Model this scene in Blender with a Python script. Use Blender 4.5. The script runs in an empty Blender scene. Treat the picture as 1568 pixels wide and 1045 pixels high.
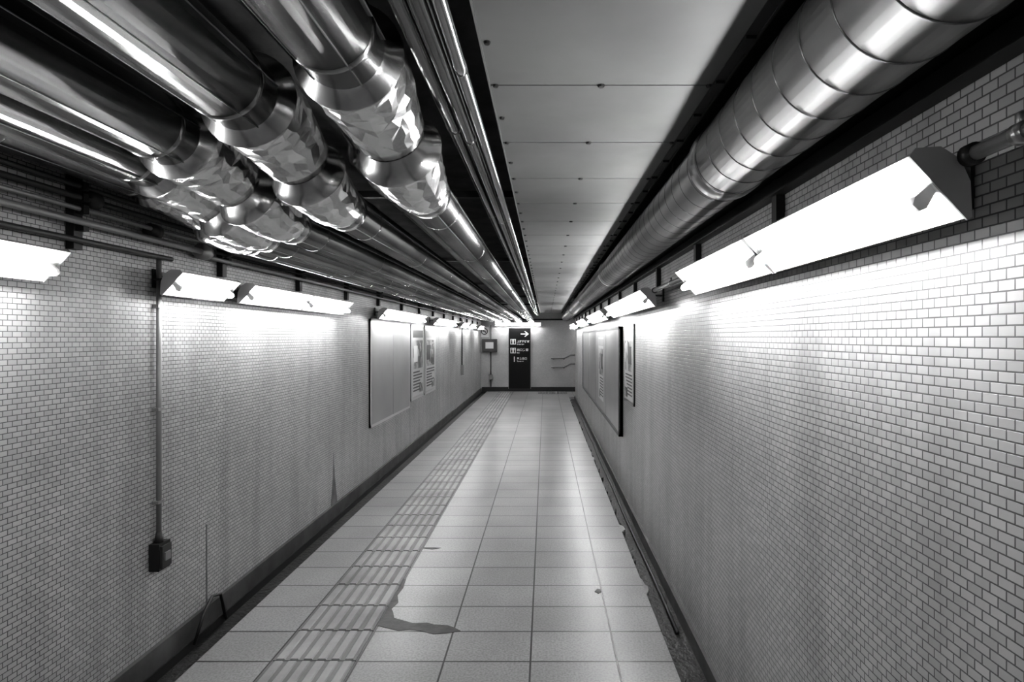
import bpy, bmesh, math, random
from mathutils import Vector, Matrix
random.seed(11)
S=bpy.context.scene
EY=1.6
XL=-1.9; XR=0.80; YB=17.0; YF=-2.6; ZC=2.62

# ---------------- materials ----------------
def newmat(name):
    m=bpy.data.materials.new(name); m.use_nodes=True
    nt=m.node_tree; b=nt.nodes['Principled BSDF']
    return m,nt,b
def g(v): return (v,v,v,1)
def simple(name,v,rough=.5,metal=0,bump=0,bscale=30,var=0,vscale=6,stretch=None,spec=None):
    m,nt,b=newmat(name)
    b.inputs['Base Color'].default_value=g(v); b.inputs['Roughness'].default_value=rough; b.inputs['Metallic'].default_value=metal
    if spec is not None: b.inputs['Specular IOR Level'].default_value=spec
    tc=nt.nodes.new('ShaderNodeTexCoord'); src=tc.outputs['Object']
    if stretch:
        mp=nt.nodes.new('ShaderNodeMapping'); mp.inputs['Scale'].default_value=stretch; nt.links.new(src,mp.inputs[0]); src=mp.outputs[0]
    if var:
        n=nt.nodes.new('ShaderNodeTexNoise'); n.inputs['Scale'].default_value=vscale; n.inputs['Detail'].default_value=6
        nt.links.new(src,n.inputs['Vector'])
        r=nt.nodes.new('ShaderNodeMapRange'); r.inputs[1].default_value=.3; r.inputs[2].default_value=.7
        r.inputs[3].default_value=max(0,v-var); r.inputs[4].default_value=min(1,v+var)
        nt.links.new(n.outputs['Fac'],r.inputs[0]); nt.links.new(r.outputs[0],b.inputs['Base Color'])
    if bump:
        n=nt.nodes.new('ShaderNodeTexNoise'); n.inputs['Scale'].default_value=bscale; n.inputs['Detail'].default_value=4
        nt.links.new(src,n.inputs['Vector'])
        bp=nt.nodes.new('ShaderNodeBump'); bp.inputs['Strength'].default_value=bump; bp.inputs['Distance'].default_value=.01
        nt.links.new(n.outputs['Fac'],bp.inputs['Height']); nt.links.new(bp.outputs[0],b.inputs['Normal'])
    return m
def emis(name,s):
    m,nt,b=newmat(name)
    b.inputs['Base Color'].default_value=g(.9); b.inputs['Emission Color'].default_value=g(1); b.inputs['Emission Strength'].default_value=s
    return m
def tilemat(name,ax,bw,rh,mort,c1,c2,cm,rough,off=.5,shift=(0,0),dirt=.25,bump=.5,dscale=1.2,fine=0,rv=.1,streak=0):
    m,nt,b=newmat(name); L=nt.links.new
    geo=nt.nodes.new('ShaderNodeNewGeometry'); sp=nt.nodes.new('ShaderNodeSeparateXYZ'); L(geo.outputs['Position'],sp.inputs[0])
    cb=nt.nodes.new('ShaderNodeCombineXYZ')
    for i,a in enumerate(ax):
        ad=nt.nodes.new('ShaderNodeMath'); ad.operation='ADD'; ad.inputs[1].default_value=shift[i]
        L(sp.outputs[a],ad.inputs[0]); L(ad.outputs[0],cb.inputs[i])
    br=nt.nodes.new('ShaderNodeTexBrick'); L(cb.outputs[0],br.inputs['Vector'])
    br.offset=off; br.inputs['Scale'].default_value=1; br.inputs['Brick Width'].default_value=bw; br.inputs['Row Height'].default_value=rh
    br.inputs['Mortar Size'].default_value=mort; br.inputs['Mortar Smooth'].default_value=.3
    br.inputs['Color1'].default_value=g(c1); br.inputs['Color2'].default_value=g(c2); br.inputs['Mortar'].default_value=g(cm)
    n=nt.nodes.new('ShaderNodeTexNoise'); n.inputs['Scale'].default_value=dscale; n.inputs['Detail'].default_value=8; n.inputs['Roughness'].default_value=.65
    L(geo.outputs['Position'],n.inputs['Vector'])
    def mult(last,vec,scale,lo,a,b_,det=3):
        n2=nt.nodes.new('ShaderNodeTexNoise'); n2.inputs['Scale'].default_value=scale; n2.inputs['Detail'].default_value=det
        L(vec,n2.inputs['Vector'])
        r2=nt.nodes.new('ShaderNodeMapRange'); r2.inputs[1].default_value=a; r2.inputs[2].default_value=b_; r2.inputs[3].default_value=lo; r2.inputs[4].default_value=1
        L(n2.outputs['Fac'],r2.inputs[0])
        m2=nt.nodes.new('ShaderNodeMix'); m2.data_type='RGBA'; m2.blend_type='MULTIPLY'; m2.inputs[0].default_value=1
        L(last,m2.inputs[6]); L(r2.outputs[0],m2.inputs[7]); return m2.outputs[2]
    last=mult(br.outputs['Color'],geo.outputs['Position'],dscale,1-dirt,.3,.7,8)
    if fine: last=mult(last,geo.outputs['Position'],90,1-fine,.35,.6)
    if streak:
        mp=nt.nodes.new('ShaderNodeMapping'); mp.inputs['Scale'].default_value=(7,7,.5); L(geo.outputs['Position'],mp.inputs[0])
        last=mult(last,mp.outputs[0],1,1-streak,.35,.55,5)
    L(last,b.inputs['Base Color'])
    if rv:
        rr=nt.nodes.new('ShaderNodeMapRange'); rr.inputs[3].default_value=rough+rv; rr.inputs[4].default_value=rough-rv*.4
        L(n.outputs['Fac'],rr.inputs[0]); L(rr.outputs[0],b.inputs['Roughness'])
    else: b.inputs['Roughness'].default_value=rough
    inv=nt.nodes.new('ShaderNodeMath'); inv.operation='SUBTRACT'; inv.inputs[0].default_value=1; L(br.outputs['Fac'],inv.inputs[1])
    bp=nt.nodes.new('ShaderNodeBump'); bp.inputs['Strength'].default_value=bump; bp.inputs['Distance'].default_value=.002
    L(inv.outputs[0],bp.inputs['Height']); L(bp.outputs[0],b.inputs['Normal'])
    return m
M_side=tilemat('mosaic_tile_side',(1,2),.037,.0200,.0018,.48,.39,.09,.30,bump=.5,rv=.15,dirt=.24,streak=.18)
M_back=tilemat('mosaic_tile_back',(0,2),.037,.0200,.0018,.58,.52,.2,.32)
M_floor=tilemat('floor_tile',(0,1),.427,.29,.0055,.36,.31,.025,.32,off=0,shift=(.5,.06),dirt=.30,bump=.4,dscale=1.3,fine=.3,rv=0)
M_conc=simple('dark_concrete',.04,.8,0,.4,12,.02)
M_gut=simple('wet_gutter',.008,.5,0,.8,40,.006,9)
M_base=simple('grey_baseboard',.06,.5,0,.15,20,.03,5)
M_rough=simple('dark_mortar',.04,.7,0,.5,40,.03,20)
M_blk=simple('black_trim',.010,.4)
M_panel=simple('painted_ceiling_panel',.18,.50,.0,.03,3,.025,2.5,spec=.25)
M_alu=simple('aluminium_jacket',.38,.22,1,.25,10,.14,5,(1,.25,1))
M_collar=simple('polished_tin_collar',.62,.22,1,.2,12,.15,6)
M_foil=simple('crinkled_foil',.88,.24,1,.2,20,.08,7)
M_duct=simple('galvanised_duct',.46,.34,1,.04,9,.06,3)
M_ring=simple('duct_seam',.22,.35,1)
M_thin=simple('bright_thin_pipe',.6,.2,1)
M_cond=simple('grey_conduit',.22,.4,.3)
M_dcond=simple('dark_conduit',.035,.45,.3)
M_strut=simple('dark_strut',.022,.5,.5)
M_white=simple('white_enamel',.82,.35)
M_cap=simple('grey_enamel',.34,.4)
M_tube=emis('fluorescent_tube_glow',86)
M_board=simple('notice_board_panel',.24,.3,0,.02,3,.03,1.5)
M_frame=simple('alu_frame',.35,.3,.8)
M_bframe=simple('painted_board_frame',.45,.4)
M_dframe=simple('dark_frame',.03,.4)
M_sign=simple('black_sign_face',.006,.5,spec=.2)
M_swhite=simple('sign_white',.7,.5)
M_tact=simple('tactile_block',.13,.5,0,.1,30,.04,2.5)
M_tbar=simple('tactile_raised_bar',.25,.42,0,.1,30,.09,2.5)
M_stain=simple('dark_stain',.035,.5,0,.3,30,.02,14)
M_wstain=simple('tile_grime',.13,.6,0,0,1,.05,9)
M_paper=simple('poster_paper',.50,.3)
def postermat(name,sc,seed):
    m,nt,b=newmat(name); L=nt.links.new
    tc=nt.nodes.new('ShaderNodeTexCoord'); mp=nt.nodes.new('ShaderNodeMapping'); mp.inputs['Location'].default_value=(seed,seed*2,seed)
    L(tc.outputs['Object'],mp.inputs[0])
    v=nt.nodes.new('ShaderNodeTexVoronoi'); v.distance='CHEBYCHEV'; v.inputs['Scale'].default_value=sc; L(mp.outputs[0],v.inputs['Vector'])
    n=nt.nodes.new('ShaderNodeTexNoise'); n.inputs['Scale'].default_value=sc*.8; n.inputs['Detail'].default_value=3; L(mp.outputs[0],n.inputs['Vector'])
    bw=nt.nodes.new('ShaderNodeRGBToBW'); L(v.outputs['Color'],bw.inputs[0])
    mu=nt.nodes.new('ShaderNodeMath'); mu.operation='MULTIPLY'; L(bw.outputs[0],mu.inputs[0]); L(n.outputs['Fac'],mu.inputs[1])
    cr=nt.nodes.new('ShaderNodeValToRGB'); cr.color_ramp.elements[0].position=.12; cr.color_ramp.elements[0].color=g(.04)
    cr.color_ramp.elements[1].position=.38; cr.color_ramp.elements[1].color=g(.45); L(mu.outputs[0],cr.inputs[0]); L(cr.outputs[0],b.inputs['Base Color'])
    b.inputs['Roughness'].default_value=.3
    return m

# ---------------- mesh builder ----------------
class MB:
    def __init__(s): s.v=[];s.f=[];s.m=[];s.sm=[];s.mats=[]
    def mi(s,mat):
        if mat not in s.mats: s.mats.append(mat)
        return s.mats.index(mat)
    def add(s,vs,fs,mat,smooth=False):
        o=len(s.v); i=s.mi(mat); s.v+=[tuple(v) for v in vs]
        for f in fs: s.f.append([a+o for a in f]); s.m.append(i); s.sm.append(smooth)
    def box(s,a,b,mat):
        x0,y0,z0=[min(a[i],b[i]) for i in range(3)]; x1,y1,z1=[max(a[i],b[i]) for i in range(3)]
        s.add([(x0,y0,z0),(x1,y0,z0),(x1,y1,z0),(x0,y1,z0),(x0,y0,z1),(x1,y0,z1),(x1,y1,z1),(x0,y1,z1)],
          [(0,3,2,1),(4,5,6,7),(0,1,5,4),(1,2,6,5),(2,3,7,6),(3,0,4,7)],mat)
    def sweep(s,pts,rad,mat,seg=16,smooth=True,jit=0,caps=True,ph=0,tri=False):
        P=[Vector(p) for p in pts]; n=len(P)
        if not isinstance(rad,(list,tuple)): rad=[rad]*n
        vs=[];fs=[]
        pu=None
        for i in range(n):
            a=P[max(0,i-1)]; b=P[min(n-1,i+1)]
            t=(b-a)
            if t.length<1e-7: t=Vector((0,1,0))
            t.normalize()
            if pu is None:
                ref=Vector((0,0,1)) if abs(t.z)<.85 else Vector((1,0,0))
                sd=t.cross(ref).normalized()
            else:
                sd=(pu-t*pu.dot(t)).normalized()
            pu=sd; up=sd.cross(t)
            edge=(i==0 or i==n-1)
            for k in range(seg):
                an=2*math.pi*k/seg+ph; r=rad[i]
                q=Vector((0,0,0))
                if jit and not edge:
                    r*=1+random.uniform(-jit,jit); an+=random.uniform(-.35,.35)*2*math.pi/seg
                    q=t*random.uniform(-.35,.35)*(b-a).length*.5
                vs.append(P[i]+sd*math.cos(an)*r+up*math.sin(an)*r+q)
        for i in range(n-1):
            for k in range(seg):
                k2=(k+1)%seg; a,b,c,d=(i*seg+k,i*seg+k2,(i+1)*seg+k2,(i+1)*seg+k)
                if tri:
                    if random.random()<.5: fs+=[(a,b,c),(a,c,d)]
                    else: fs+=[(a,b,d),(b,c,d)]
                else: fs.append((a,b,c,d))
        if caps:
            fs.append(tuple(range(seg-1,-1,-1))); fs.append(tuple((n-1)*seg+k for k in range(seg)))
        s.add(vs,fs,mat,smooth)
    def prism(s,poly,axis,a,b,mat):
        def mk(p,c):
            if axis==1: return (p[0],c,p[1])
            if axis==0: return (c,p[0],p[1])
            return (p[0],p[1],c)
        n=len(poly); vs=[mk(p,a) for p in poly]+[mk(p,b) for p in poly]
        fs=[tuple(range(n)),tuple(range(2*n-1,n-1,-1))]+[(i,i+n,(i+1)%n+n,(i+1)%n) for i in range(n)]
        s.add(vs,fs,mat)
    def obj(s,name,loc=(0,0,0),rz=0,parent=None,fix=True):
        me=bpy.data.meshes.new(name); me.from_pydata(s.v,[],s.f)
        for m in s.mats: me.materials.append(m)
        for p,i,sm in zip(me.polygons,s.m,s.sm): p.material_index=i; p.use_smooth=sm
        if fix:
            bm=bmesh.new(); bm.from_mesh(me); bmesh.ops.recalc_face_normals(bm,faces=bm.faces); bm.to_mesh(me); bm.free()
        o=bpy.data.objects.new(name,me); S.collection.objects.link(o); o.location=loc; o.rotation_euler=(0,0,rz)
        if parent: o.parent=parent
        return o

# ---------------- room shell ----------------
def wall(name,a,b,mat):
    m=MB(); m.box(a,b,mat); return m.obj(name)
YE=15.4
wall('wall_left',(XL-.15,YF,-.06),(XL,YB,ZC),M_side)
wall('wall_right',(XR,YF,-.06),(XR+.15,YE,ZC),M_side)
wall('wall_back',(XL-.15,YB,-.06),(4.15,YB+.15,ZC),M_back)
wall('wall_front',(XL-.15,YF-.15,-.06),(XR+.15,YF,ZC),M_back)
wall('wall_passage',(XR+.15,YE-.15,-.06),(4.0,YE,ZC),M_back)
wall('wall_passage_end',(4.0,YE-.15,-.06),(4.15,YB,ZC),M_side)
wall('ceiling',(XL-.15,YF-.15,ZC),(4.15,YB+.15,ZC+.15),M_conc)
m=MB(); m.box((XL-.15,YF-.15,-.16),(4.15,YB+.15,-.06),M_gut)
XF0,XF1=-1.72,.63
m.box((XF0,YF,-.06),(XF1,YB-.02,0),M_floor); m.box((XF1,YE+.05,-.06),(4.0,YB-.02,0),M_floor)
m.obj('floor')
m=MB(); m.box((XL,YF,-.06),(XL+.02,YB,.10),M_base); m.box((XL,YF,-.06),(XL+.028,YB,-.01),M_blk); m.obj('baseboard_left')
m=MB(); m.box((XR-.02,YF,-.06),(XR,YE,.03),M_base); m.obj('baseboard_right')
m=MB(); m.box((XL+.03,YB-.02,-.06),(4.0,YB,.13),M_blk); m.obj('baseboard_back')

def rough_edge(name,x,side,w):
    m=MB(); y=YF+.05
    while y<YE-.4:
        l=random.uniform(.05,.30)
        if random.random()<.8:
            ww=w*random.uniform(.3,1); n=7
            poly=[(x,y)]+[(x+side*ww*random.uniform(.45,1)*math.sin(math.pi*(i+.5)/n)**.5,y+l*i/n) for i in range(n)]+[(x,y+l)]
            m.prism(poly,2,-.055,random.uniform(-.03,-.010),M_rough if random.random()<.85 else M_tbar)
        y+=l
    m.obj(name)
rough_edge('gutter_mortar_edge',XF1+.001,1,.045)
rough_edge('gutter_mortar_edge',XF0-.001,-1,.03)

# tactile strip
m=MB(); x0,x1=-1.345,-.935
yy=-.06+.29*math.floor((YF+.06)/.29)+.29
while yy<YB-.5:
    m.box((x0,yy+.004,0.0),(x1,yy+.286,.004),M_tact)
    for i in range(6):
        cx=x0+.035+i*.068
        m.prism([(cx-.023,.004),(cx+.023,.004),(cx+.018,.009),(cx-.018,.009)],1,yy+.010,yy+.280,M_tbar)
    yy+=.29
m.obj('tactile_paving_strip')
m=MB()
m.box((-.2,16.2,0),(.62,16.8,.003),M_tact)
for i in range(10):
    for j in range(7):
        m.sweep([(-.16+i*.082,16.25+j*.083,.003),(-.16+i*.082,16.25+j*.083,.009)],[.022,.014],M_tbar,8)
m.obj('tactile_warning_tiles')

# stain around the broken tile
m=MB(); D=.97
m.prism([(x,y+D) for x,y in ((-.93,2.22),(-.86,2.19),(-.80,2.165),(-.74,2.18),(-.68,2.165),(-.60,2.13),(-.53,2.14),(-.46,2.165),(-.50,2.20),(-.54,2.225),(-.62,2.235),(-.66,2.255),(-.74,2.25),(-.80,2.28),(-.86,2.31),(-.885,2.38),(-.905,2.42),(-.885,2.50),(-.915,2.60),(-.905,2.70),(-.92,2.84),(-.935,2.84))],2,.0004,.0016,M_stain)
m.obj('floor_stain')
m=MB()
m.prism([(.31,3.62),(.33,3.59),(.355,3.62),(.35,3.65),(.33,3.66)],2,.0004,.002,M_stain)
m.obj('floor_stain')
m=MB()
m.prism([(-.93,4.36),(-.85,4.34),(-.79,4.365),(-.84,4.38),(-.92,4.38)],2,.0004,.002,M_stain)
m.obj('floor_stain')
m=MB()
pts=[(.735+.004*math.sin(i*1.1),3.2+i*.45,-.042) for i in range(20)]
m.sweep(pts,.010,M_dcond,10)
m.obj('gutter_drain_pipe')
m=MB(); m.sweep([(XL+.04,3.05,-.03),(XL+.05,3.12,.10),(XL+.05,3.2,.16),(XL+.04,3.3,.13),(XL+.04,3.34,.0),(XL+.04,3.36,-.04)],.009,M_blk,8); m.obj('loose_cable')

# ---------------- ceiling strip ----------------
ZS=EY+.70
m=MB(); sx0,sx1=-.152,.462
y=1.60-.47*8
while y<16.6:
    y2=min(y+.47,16.9)
    m.box((sx0,max(y,YF+.02)+.003,ZS),(sx1,y2-.003,ZS+.02),M_panel)
    y=y2
m.box((sx0,YF+.02,ZS+.021),(sx1,16.9,ZS+.028),M_blk)
m.box((sx0-.005,YF+.02,ZS-.003),(sx0,16.9,ZS+.05),M_frame)
m.box((sx1,YF+.02,ZS-.002),(sx1+.028,16.9,ZS+.03),M_dcond)
m.box((sx1+.028,YF+.02,ZS-.006),(sx1+.034,16.9,ZS+.06),M_dcond)
y=1.60-.47*3
while y<16.5:
    for (bx,dy,q) in ((sx0+.014,0,.8),(sx0+.014,.235,.8),((sx0+sx1)/2,0,1),(sx1-.008,0,.8)):
        m.sweep([(bx,y+dy,ZS),(bx,y+dy,ZS-.006)],[.011*q,.008*q],M_dcond,8,smooth=False)
    m.box((sx1+.002,y-.035,ZS-.010),(sx1+.026,y+.035,ZS-.002),M_blk)
    m.box((sx1+.002,y+.2,ZS-.010),(sx1+.026,y+.27,ZS-.002),M_blk)
    if int(round((y-1.6)/.47))%3==0:
        for bx in (sx0+.04,sx1-.04): m.sweep([(bx,y,ZS+.02),(bx,y,ZC)],.006,M_dcond,6)
    y+=.47
m.obj('suspended_ceiling_panels')

# ---------------- big duct ----------------
m=MB(); dx,dz,r=.605,EY+.585,.122
m.sweep([(dx,YF+.02,dz),(dx,1.90,dz)],r,M_duct,48)
m.sweep([(dx,1.90,dz),(dx,16.9,dz)],r-.004,M_duct,48)
y=-.4
while y<16.8:
    rr=r if y<1.9 else r-.004
    m.sweep([(dx,y-.0025,dz),(dx,y-.001,dz),(dx,y+.001,dz),(dx,y+.0025,dz)],[rr,rr+.0018,rr+.0018,rr],M_ring,48,caps=False)
    y+=.125
for yc in (1.9,5.2,8.5,11.8):
    m.sweep([(dx,yc-.03,dz),(dx,yc-.028,dz),(dx,yc+.028,dz),(dx,yc+.03,dz)],[r-.003,r+.006,r+.006,r-.003],M_duct,48,caps=False)
y=0.3
while y<16:
    m.sweep([(dx-.05,y,dz+r-.02),(dx-.05,y,ZC)],.006,M_dcond,6); m.sweep([(dx+.05,y,dz+r-.02),(dx+.05,y,ZC)],.006,M_dcond,6)
    y+=2.2
m.obj('ventilation_duct')

# ---------------- insulated pipes ----------------
def bez(a,b,c,n):
    return [a*(1-t)**2+b*2*t*(1-t)+c*t*t for t in [i/(n-1) for i in range(n)]]
def interp(xs,ys,t):
    for i in range(len(xs)-1):
        if t<=xs[i+1]:
            f=(t-xs[i])/(xs[i+1]-xs[i]); return ys[i]*(1-f)+ys[i+1]*f
    return ys[-1]
def big_pipe(x1,z1,y1,x2,z2,y2,r1,r2):
    m=MB()
    A=Vector((x1,y1-.14,z1));B=Vector((x1,y1,z1));C=Vector((x2,y2,z2));D=Vector((x2,y2+.17,z2)); mid=(B+C)/2
    def straight(xa,ya,za,yb,r,step,start):
        m.sweep([(xa,ya,za),(xa,yb,za)],r,M_alu,40)
        y=start
        while y<yb-.02:
            if y>ya+.02:
                m.sweep([(xa,y-.012,za),(xa,y-.010,za),(xa,y+.010,za),(xa,y+.012,za)],[r-.001,r+.0025,r+.0025,r-.001],M_alu,40,caps=False)
            y+=step
        for an in (-1.1,-2.3,.2):
            sx=xa+math.cos(an)*(r+.0006); sz=za+math.sin(an)*(r+.0006)
            m.sweep([(sx,ya,sz),(sx,yb,sz)],.0022,M_ring,6)
    straight(x1,YF+.02,z1,A.y+.02,r1,.62,A.y-.09-.62*6)
    straight(x2,D.y-.02,z2,16.9,r2,.9,D.y+.25)
    P=bez(A,B,mid,13)
    m.sweep([P[0]-Vector((0,.010,0)),P[0],P[1],P[1]+(P[2]-P[1])*.3],[r1*1.0,r1*1.06,r1*1.34,r1*1.36],M_collar,32,smooth=True,caps=False)
    R=[r1*interp([0,.1,.36,.42,.48,.75,1],[1.36,1.33,1.26,1.32,1.24,1.14,1.03],i/11) for i in range(12)]
    m.sweep([P[1]+(P[2]-P[1])*.3]+P[2:],R,M_foil,24,smooth=False,jit=.020,caps=False,ph=random.random(),tri=True)
    m.sweep([mid+(B-C)*.12,mid+(B-C)*.10,mid-(B-C)*.10,mid-(B-C)*.12],[r1*.98,r1*1.07,r2*1.12,r2*1.0],M_collar,28,caps=False)
    P=bez(mid,C,D,15)
    m.sweep([P[1],P[2],P[3],P[3]+(P[4]-P[3])*.3],[r2*1.15,r2*1.40,r2*1.62,r2*1.60],M_collar,32,smooth=True,caps=False)
    R=[r2*interp([0,.12,.45,.5,.55,.85,1],[1.58,1.44,1.30,1.36,1.27,1.14,1.02],i/11) for i in range(12)]
    m.sweep([P[3]+(P[4]-P[3])*.3]+P[4:],R,M_foil,24,smooth=False,jit=.020,caps=False,ph=random.random(),tri=True)
    m.sweep([D,D+Vector((0,.003,0)),D+Vector((0,.05,0)),D+Vector((0,.052,0))],[r2,r2*1.06,r2*1.06,r2],M_collar,28,caps=False)
    m.obj('insulated_pipe')
big_pipe(-.448,EY+.64,1.42,-.395,EY+.475,1.70,.094,.076)
big_pipe(-.800,EY+.64,1.66,-.745,EY+.475,1.93,.098,.076)
big_pipe(-1.185,EY+.64,1.96,-1.07,EY+.475,2.22,.100,.078)
big_pipe(-1.475,EY+.64,2.28,-1.33,EY+.48,2.52,.084,.072)
big_pipe(-1.72,EY+.66,2.62,-1.575,EY+.50,2.86,.070,.062)
big_pipe(-.625,EY+.775,1.74,-.570,EY+.57,2.02,.058,.052)
big_pipe(-.990,EY+.775,2.02,-.908,EY+.57,2.30,.058,.052)
big_pipe(-1.335,EY+.765,2.34,-1.20,EY+.565,2.60,.050,.044)
def thin_pipe(name,x,z,r,mat,y0=YF+.02,y1=16.9,band=1.3,seg=20):
    m=MB(); m.sweep([(x,y0,z),(x,y1,z)],r,mat,seg)
    y=y0+.5
    while band and y<y1:
        m.sweep([(x,y-.02,z),(x,y-.018,z),(x,y+.018,z),(x,y+.02,z)],[r,r*1.12,r*1.12,r],mat,seg,caps=False); y+=band
    m.obj(name)
thin_pipe('thin_ceiling_pipe',-.195,EY+.62,.014,M_thin,band=1.7)
thin_pipe('thin_ceiling_pipe',-.240,EY+.635,.019,M_alu)
thin_pipe('thin_ceiling_pipe',-.290,EY+.67,.022,M_alu)
for y in (.2,3.6,6.6,9.6,12.6,15.6):
    m=MB(); z=EY+.70+.05
    m.box((-1.84,y-.02,z+.12),(-.17,y+.02,z+.16),M_strut)
    for x in (-1.82,-.19): m.sweep([(x,y,z+.14),(x,y,ZC)],.007,M_dcond,6)
    m.obj('pipe_hanger_bar')

# ---------------- lamps ----------------
def lamp(name,y0,y1,side='R',pos=None):
    L=y1-y0; m=MB()
    sec=[(-.185,1.906),(-.176,1.914),(-.135,1.917),(-.105,1.895),(-.089,1.860),(-.086,1.805),(-.090,1.801),
         (-.118,1.842),(-.147,1.872)]
    n=len(sec); h=L/2
    vs=[(a,-h,b) for a,b in sec]+[(a,h,b) for a,b in sec]
    m.add(vs,[(i,i+n,i+1+n,i+1) for i in range(0,6)],M_cap)
    m.add(vs,[(i,i+n,(i+1)%n+n,(i+1)%n) for i in range(6,n)],M_white)
    cap=[(-.188,1.904),(-.178,1.918),(-.135,1.921),(-.102,1.900),(-.085,1.862),(-.082,1.802),(-.090,1.797)]
    for c in (-h,h): m.prism(cap,1,c-.002,c+.002,M_cap)
    tx,tz=-.155,1.830
    for c in (-h+.03,h-.03):
        m.prism([(-.132,1.868),(-.122,1.860),(tx+.012,tz-.008),(tx,tz-.013),(tx-.012,tz-.002),(tx-.008,tz+.012)],1,c-.008,c+.008,M_white)
    m.sweep([(tx,-h+.038,tz),(tx,-h+.040,tz),(tx,h-.040,tz),(tx,h-.038,tz)],[.008,.0135,.0135,.008],M_tube,14)
    for c in (-h*.7,h*.7):
        m.box((-.10,c-.015,1.875),(-.002,c+.015,1.885),M_strut); m.box((-.008,c-.02,1.84),(-.002,c+.02,1.93),M_strut)
    if side=='R': o=m.obj(name,(XR,(y0+y1)/2,0))
    elif side=='L': o=m.obj(name,(XL,(y0+y1)/2,0),math.pi)
    else: o=m.obj(name,pos,math.pi/2)
    return o
Rl=[(-2.3,-1.4),(.97,1.78),(1.80,2.72),(3.72,4.85),(4.88,6.0),(6.5,7.55),(7.58,8.7),(9.4,10.5),(10.53,11.6),(12.5,13.6),(13.63,14.7)]  # first entry: unseen lamp behind the camera, added for lighting
Ll=[(-2.2,-1.2),(1.1,2.08),(2.72,3.24),(3.40,4.26),(4.28,5.15),(6.25,7.3),(7.33,8.4),(9.3,10.3),(10.33,11.3),(12.2,13.2),(13.5,14.5),(15.3,16.3)]  # first entry likewise added out of view behind the camera, to give light
for a,b in Rl: lamp('added_passage_lamp',a,b,'R')
for a,b in Ll: lamp('added_passage_lamp',a,b,'L')
lamp('added_passage_lamp',0,1.35,'B',pos=(-.80,YB,.12))
lamp('added_passage_lamp',0,1.2,'B',pos=(1.6,YB,.12))  # added lamp hidden round the corner, brightens the side passage

# ---------------- right-wall conduits & rail ----------------
m=MB()
m.box((XR-.045,YF+.02,2.075),(XR-.002,YE-.02,2.115),M_strut)
m.box((XR-.07,YF+.02,2.13),(XR-.002,YE-.02,2.15),M_strut)
for y in [-1.1,-.1]+[1.94+i*1.03 for i in range(13)]:
    m.box((XR-.03,y-.02,1.935),(XR-.002,y+.02,2.13),M_strut)
m.obj('cable_support_rail')
m=MB()
def run(x,z,r,segs,mat):
    for a,b in segs: m.sweep([(x,a,z),(x,b,z)],r,mat,16)
cx,cz=XR-.10,EY+.300
run(cx,cz,.0125,[(-1.39,.96),(2.77,3.71),(6.02,6.49),(8.72,9.39),(11.62,12.49),(14.72,15.3)],M_cond)
for y in (.945,2.76,3.69,6.04,6.47,8.74,9.37): m.sweep([(cx,y-.010,cz),(cx,y+.010,cz)],.018,M_blk,16)
for y in (.845,.1,3.2):
    m.sweep([(cx,y-.010,cz),(cx,y+.010,cz)],.0165,M_frame,16); m.box((cx,y-.006,cz+.010),(XR-.002,y+.006,cz+.018),M_frame)
    m.sweep([(cx-.002,y,cz+.01),(cx-.002,y,cz+.03)],.006,M_frame,8)
m.obj('lamp_feed_conduit')

# ---------------- left-wall conduits ----------------
m=MB()
for x,z,r,a,b,mt in ((XL+.075,2.055,.015,YF+.02,3.06,M_cond),(XL+.05,2.25,.011,YF+.02,16.8,M_dcond),(XL+.05,2.20,.011,YF+.02,16.8,M_dcond),
    (XL+.05,2.155,.013,YF+.02,16.8,M_dcond),(XL+.05,2.11,.010,YF+.02,16.8,M_cond),(XL+.05,1.985,.012,YF+.02,2.85,M_dcond),(XL+.06,2.035,.012,3.1,16.8,M_cond),(XL+.05,2.075,.009,3.1,16.8,M_dcond)):
    m.sweep([(x,a,z),(x,b,z)],r,mt,12)
m.sweep([(XL+.075,3.05,2.055),(XL+.075,3.10,2.055)],.043,M_cond,20)
m.sweep([(XL+.075,3.10,2.055),(XL+.075,3.14,2.05)],.02,M_dcond,16)
for y,z in ((2.35,2.16),(2.72,2.10),(3.35,2.10)):
    m.sweep([(XL+.045,y-.02,z),(XL+.045,y+.03,z)],.035,M_dcond,16)
y=-.85
while y<16.5:
    m.box((XL+.002,y-.022,1.95),(XL+.035,y+.022,2.32),M_strut)
    for z in (2.25,2.2,2.155,2.11,2.04): m.box((XL+.03,y-.014,z-.017),(XL+.068,y+.014,z+.017),M_strut)
    y+=1.05
m.obj('conduit_bank')
m=MB(); yv=2.80
m.sweep([(XL+.022,yv,1.98),(XL+.022,yv,.60)],.0115,M_cond,12)
for z in (1.75,1.25,.8): m.box((XL+.002,yv-.022,z-.007),(XL+.034,yv+.022,z+.007),M_cond)
m.sweep([(XL+.022,yv,.655),(XL+.022,yv,.60)],[.012,.022],M_dcond,12)
m.box((XL+.002,yv-.042,.475),(XL+.05,yv+.042,.605),M_strut)
m.box((XL+.05,yv-.034,.487),(XL+.062,yv+.034,.592),M_dcond)
m.box((XL+.062,yv-.02,.52),(XL+.068,yv+.02,.56),M_cond)
m.obj('outlet_conduit')
m=MB(); yv=13.0
m.sweep([(XL+.022,yv,2.0),(XL+.022,yv,.95)],.014,M_dcond,10); m.box((XL+.002,yv-.06,.75),(XL+.06,yv+.06,.97),M_cond)
m.obj('outlet_conduit')
m=MB()
m.prism([(5.10,.10),(5.26,.10),(5.20,.34),(5.165,.56),(5.15,.34)],0,XL+.0002,XL+.0015,M_wstain)
m.prism([(3.225,.10),(3.24,.10),(3.235,.55),(3.225,.55)],0,XL+.0002,XL+.0015,M_wstain)
m.obj('tile_grime_streak')

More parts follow.
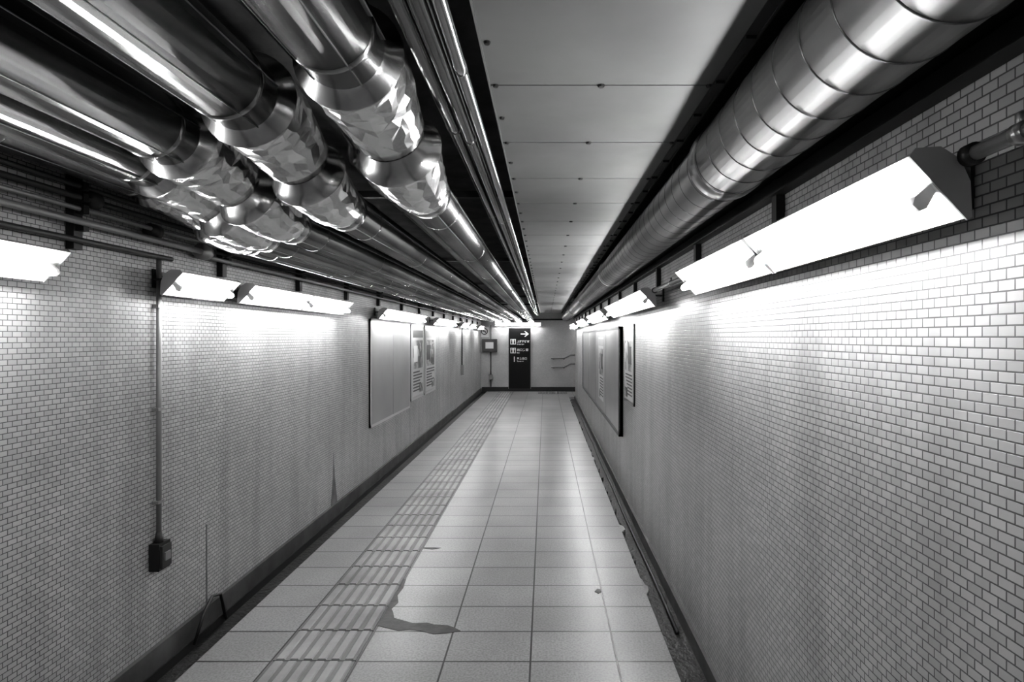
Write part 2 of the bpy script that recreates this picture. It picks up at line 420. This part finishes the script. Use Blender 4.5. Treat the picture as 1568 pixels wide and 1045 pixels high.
# ---------------- notice boards ----------------
def board(name,wx,sd,y0,y1,z0,z1,th,fm,panels,poster=None):
    m=MB(); f=.03
    X=lambda d: wx+sd*(d+.004)
    m.box((X(0),y0,z0),(X(th*.7),y1,z1),fm)
    for a,b,c,d in ((y0,y1,z0,z0+f),(y0,y1,z1-f,z1),(y0,y0+f,z0,z1),(y1-f,y1,z0,z1)):
        m.box((X(0),a,c),(X(th),b,d),fm)
    for (a,b,c,d,mt) in panels: m.box((X(th*.7),a,c),(X(th*.7+.006),b,d),mt)
    for (a,b,c,d,pic,seed) in (poster or []):
        rn=random.Random(seed); x0=th*.7+.006
        def R(u0,u1,v0,v1,mt,lv=1): m.box((X(x0),a+(b-a)*u0,c+(d-c)*v0),(X(x0+.0012*lv),a+(b-a)*u1,c+(d-c)*v1),mt)
        R(0,1,0,1,M_paper,1)
        R(.05,.95,.86,.97,M_dframe if seed%2 else M_cap,2)
        R(.08,.92,.40,.82,pic,2)
        R(.12,.45,.50,.74,M_swhite if seed%2 else M_dframe,3)
        for i in range(7):
            v=.34-i*.045; R(.08,rn.uniform(.6,.92),v,v+.02,M_dframe,2)
        R(.62,.92,.03,.16,pic,3)
    return m.obj(name)
P1,P2,P3,P4=[postermat('poster_print_%d'%i,s,i*3.3) for i,s in enumerate((9,12,10,9))]
board('notice_board',XL,1,6.2,8.0,.62,1.80,.018,M_bframe,
  [(6.23,7.10,.65,1.77,M_board),(7.11,7.97,.65,1.77,M_board)])
board('poster_frame',XL,1,8.06,8.92,.70,1.78,.02,M_bframe,[],[(8.12,8.86,.75,1.73,P1,1)])
board('poster_frame',XL,1,8.98,9.86,.70,1.78,.02,M_bframe,[],[(9.04,9.8,.75,1.73,P2,2)])
board('notice_board',XR,-1,5.9,11.6,.58,1.71,.045,M_dframe,
  [(5.95,7.2,.62,1.68,M_board),(7.22,8.7,.62,1.68,M_board),(8.72,10.1,.62,1.68,M_board),(10.12,11.56,.62,1.68,M_board)],
  [(7.5,8.2,.75,1.6,P1,4)])
board('poster_frame',XR,-1,5.12,5.72,.98,1.72,.010,M_frame,[],[(5.15,5.69,1.01,1.69,P3,6)])

# ---------------- back wall items ----------------
k=YB/900
def bx(px): return (px-852)*k
def bz(py): return EY-(py-527)*k
sign=bpy.data.objects.new('direction_sign',None); S.collection.objects.link(sign); sign.location=(bx(812),YB,1)
def child(m,name):
    o=m.obj(name); o.parent=sign; o.matrix_parent_inverse=Matrix.Translation(-sign.location); return o
sx0_,sx1_=bx(795),bx(829); z0,z1=bz(607),bz(513)
m=MB(); m.box((sx0_,YB-.04,z0),(sx1_,YB-.021,z1),M_sign)
m.box((sx0_-.01,YB-.045,z0-.01),(sx0_,YB-.021,z1+.01),M_frame); m.box((sx1_,YB-.045,z0-.01),(sx1_+.01,YB-.021,z1+.01),M_frame)
m.box((sx0_+.1,YB-.022,z0+.3),(sx1_-.1,YB,z1-.2),M_dframe)
child(m,'panel')
w=sx1_-sx0_
m=MB()
zc=z1-.17; xa=sx0_+w*.55
m.box((xa,YB-.044,zc-.014),(xa+.20,YB-.04,zc+.014),M_swhite)
m.prism([(xa+.24,zc),(xa+.14,zc+.08),(xa+.105,zc+.08),(xa+.185,zc),(xa+.105,zc-.08),(xa+.14,zc-.08)],1,YB-.044,YB-.0401,M_swhite)
child(m,'arrow')
m=MB()
for i,zz in enumerate((z1-.40,z1-.66)):
    m.box((sx0_+.05,YB-.044,zz-.08),(sx0_+.21,YB-.04,zz+.08),M_swhite)
    for j in (0,1):
        cxx=sx0_+.09+j*.08
        m.box((cxx-.018,YB-.047,zz-.06),(cxx+.018,YB-.044,zz+.02),M_sign); m.sweep([(cxx,YB-.047,zz+.045),(cxx,YB-.044,zz+.045)],.018,M_sign,12)
child(m,'pictograms')
def txt(s,x,z,size,name):
    cu=bpy.data.curves.new(name,'FONT'); cu.body=s; cu.size=size; cu.extrude=.001; cu.offset=.002; cu.materials.append(M_swhite)
    o=bpy.data.objects.new(name,cu); S.collection.objects.link(o); o.rotation_euler=(math.pi/2,0,0); o.location=(x,YB-.0415,z)
    o.parent=sign; o.matrix_parent_inverse=Matrix.Translation(-sign.location)
txt('上野御徒町',sx0_+.24,z1-.42,.075,'line_one'); txt('Oedo Line',sx0_+.24,z1-.49,.05,'line_one_small')
txt('出口方面',sx0_+.24,z1-.67,.085,'line_two'); txt('Exit',sx0_+.24,z1-.74,.05,'line_two_small')
txt('1',sx0_+.11,z1-.99,.22,'number'); txt('地上出口',sx0_+.24,z1-.92,.075,'line_three'); txt('To street',sx0_+.24,z1-.99,.05,'line_three_small')
m=MB(); cx_,cz_=bx(757),bz(518)
m.box((cx_-.13,YB-.012,cz_-.17),(cx_+.13,YB-.001,cz_+.13),M_swhite)
N=24
for a in range(N):
    t0=2*math.pi*a/N; t1=2*math.pi*(a+1)/N
    m.prism([(cx_+math.cos(t)*rr,cz_+math.sin(t)*rr) for t,rr in ((t0,.075),(t1,.075),(t1,.10),(t0,.10))],1,YB-.016,YB-.0121,M_dframe)
m.prism([(cx_-.07,cz_+.055),(cx_-.055,cz_+.07),(cx_+.07,cz_-.055),(cx_+.055,cz_-.07)],1,YB-.016,YB-.0121,M_dframe)
m.box((cx_-.06,YB-.015,cz_-.01),(cx_+.05,YB-.0121,cz_+.01),M_dframe)
m.obj('no_smoking_sign')
m=MB(); a,b=bx(754),bx(777); c,d=bz(550),bz(530)
m.box((a,YB-.14,c),(b,YB-.002,d),M_dframe)
m.box((a+.10,YB-.146,c+.10),(b-.10,YB-.14,d-.09),M_swhite)
for q in (0,1): m.box((a+.02,YB-.15,c+.03+q*.27),(b-.02,YB-.14,c+.06+q*.27),M_dframe)
xx=bx(767)
m.sweep([(xx,YB-.03,c),(xx,YB-.03,.14)],.017,M_dcond,10); m.box((xx-.06,YB-.07,.35),(xx+.06,YB-.002,.5),M_cond)
m.sweep([(xx,YB-.03,d),(xx,YB-.03,1.95)],.012,M_dcond,10)
m.obj('emergency_light_box')
m=MB()
for zz in (.72,.98):
    m.sweep([(bx(862),YB-.02,zz),(bx(862),YB-.08,zz),(bx(864),YB-.10,zz),(.55,YB-.10,zz),(.75,YB-.10,zz+.10),(3.6,YB-.10,zz+.10)],.022,M_cond,12)
    for x in (.25,.55,1.5,2.5,3.5):
        z_=zz if x<.6 else zz+.1
        m.sweep([(x,YB-.002,z_-.03),(x,YB-.10,z_-.02)],.014,M_dcond,8)
m.obj('handrail')
m=MB()
m.sweep([(XL+.1,YB-.03,2.12),(.7,YB-.03,2.12)],.02,M_dcond,10)
m.box((bx(740),YB-.08,2.05),(bx(752),YB-.002,2.2),M_cond)
m.obj('cross_conduit')

# ---------------- world, camera ----------------
w=bpy.data.worlds.new('world'); S.world=w; w.use_nodes=True
w.node_tree.nodes['Background'].inputs[0].default_value=g(.5); w.node_tree.nodes['Background'].inputs[1].default_value=.05
cam=bpy.data.cameras.new('camera'); co=bpy.data.objects.new('camera',cam); S.collection.objects.link(co)
co.location=(0,0,EY); co.rotation_euler=(math.pi/2,0,0); cam.sensor_width=36; cam.lens=36*900/1600
cam.shift_x=-52/1600; cam.shift_y=-6/1600; cam.clip_start=.02; cam.clip_end=100
S.camera=co
S.view_settings.view_transform='Standard'
for lk in ('Medium High Contrast','High Contrast','None'):
    try:
        S.view_settings.look=lk; print('LOOK',lk); break
    except Exception as e: print(e)
S.view_settings.exposure=-0.12
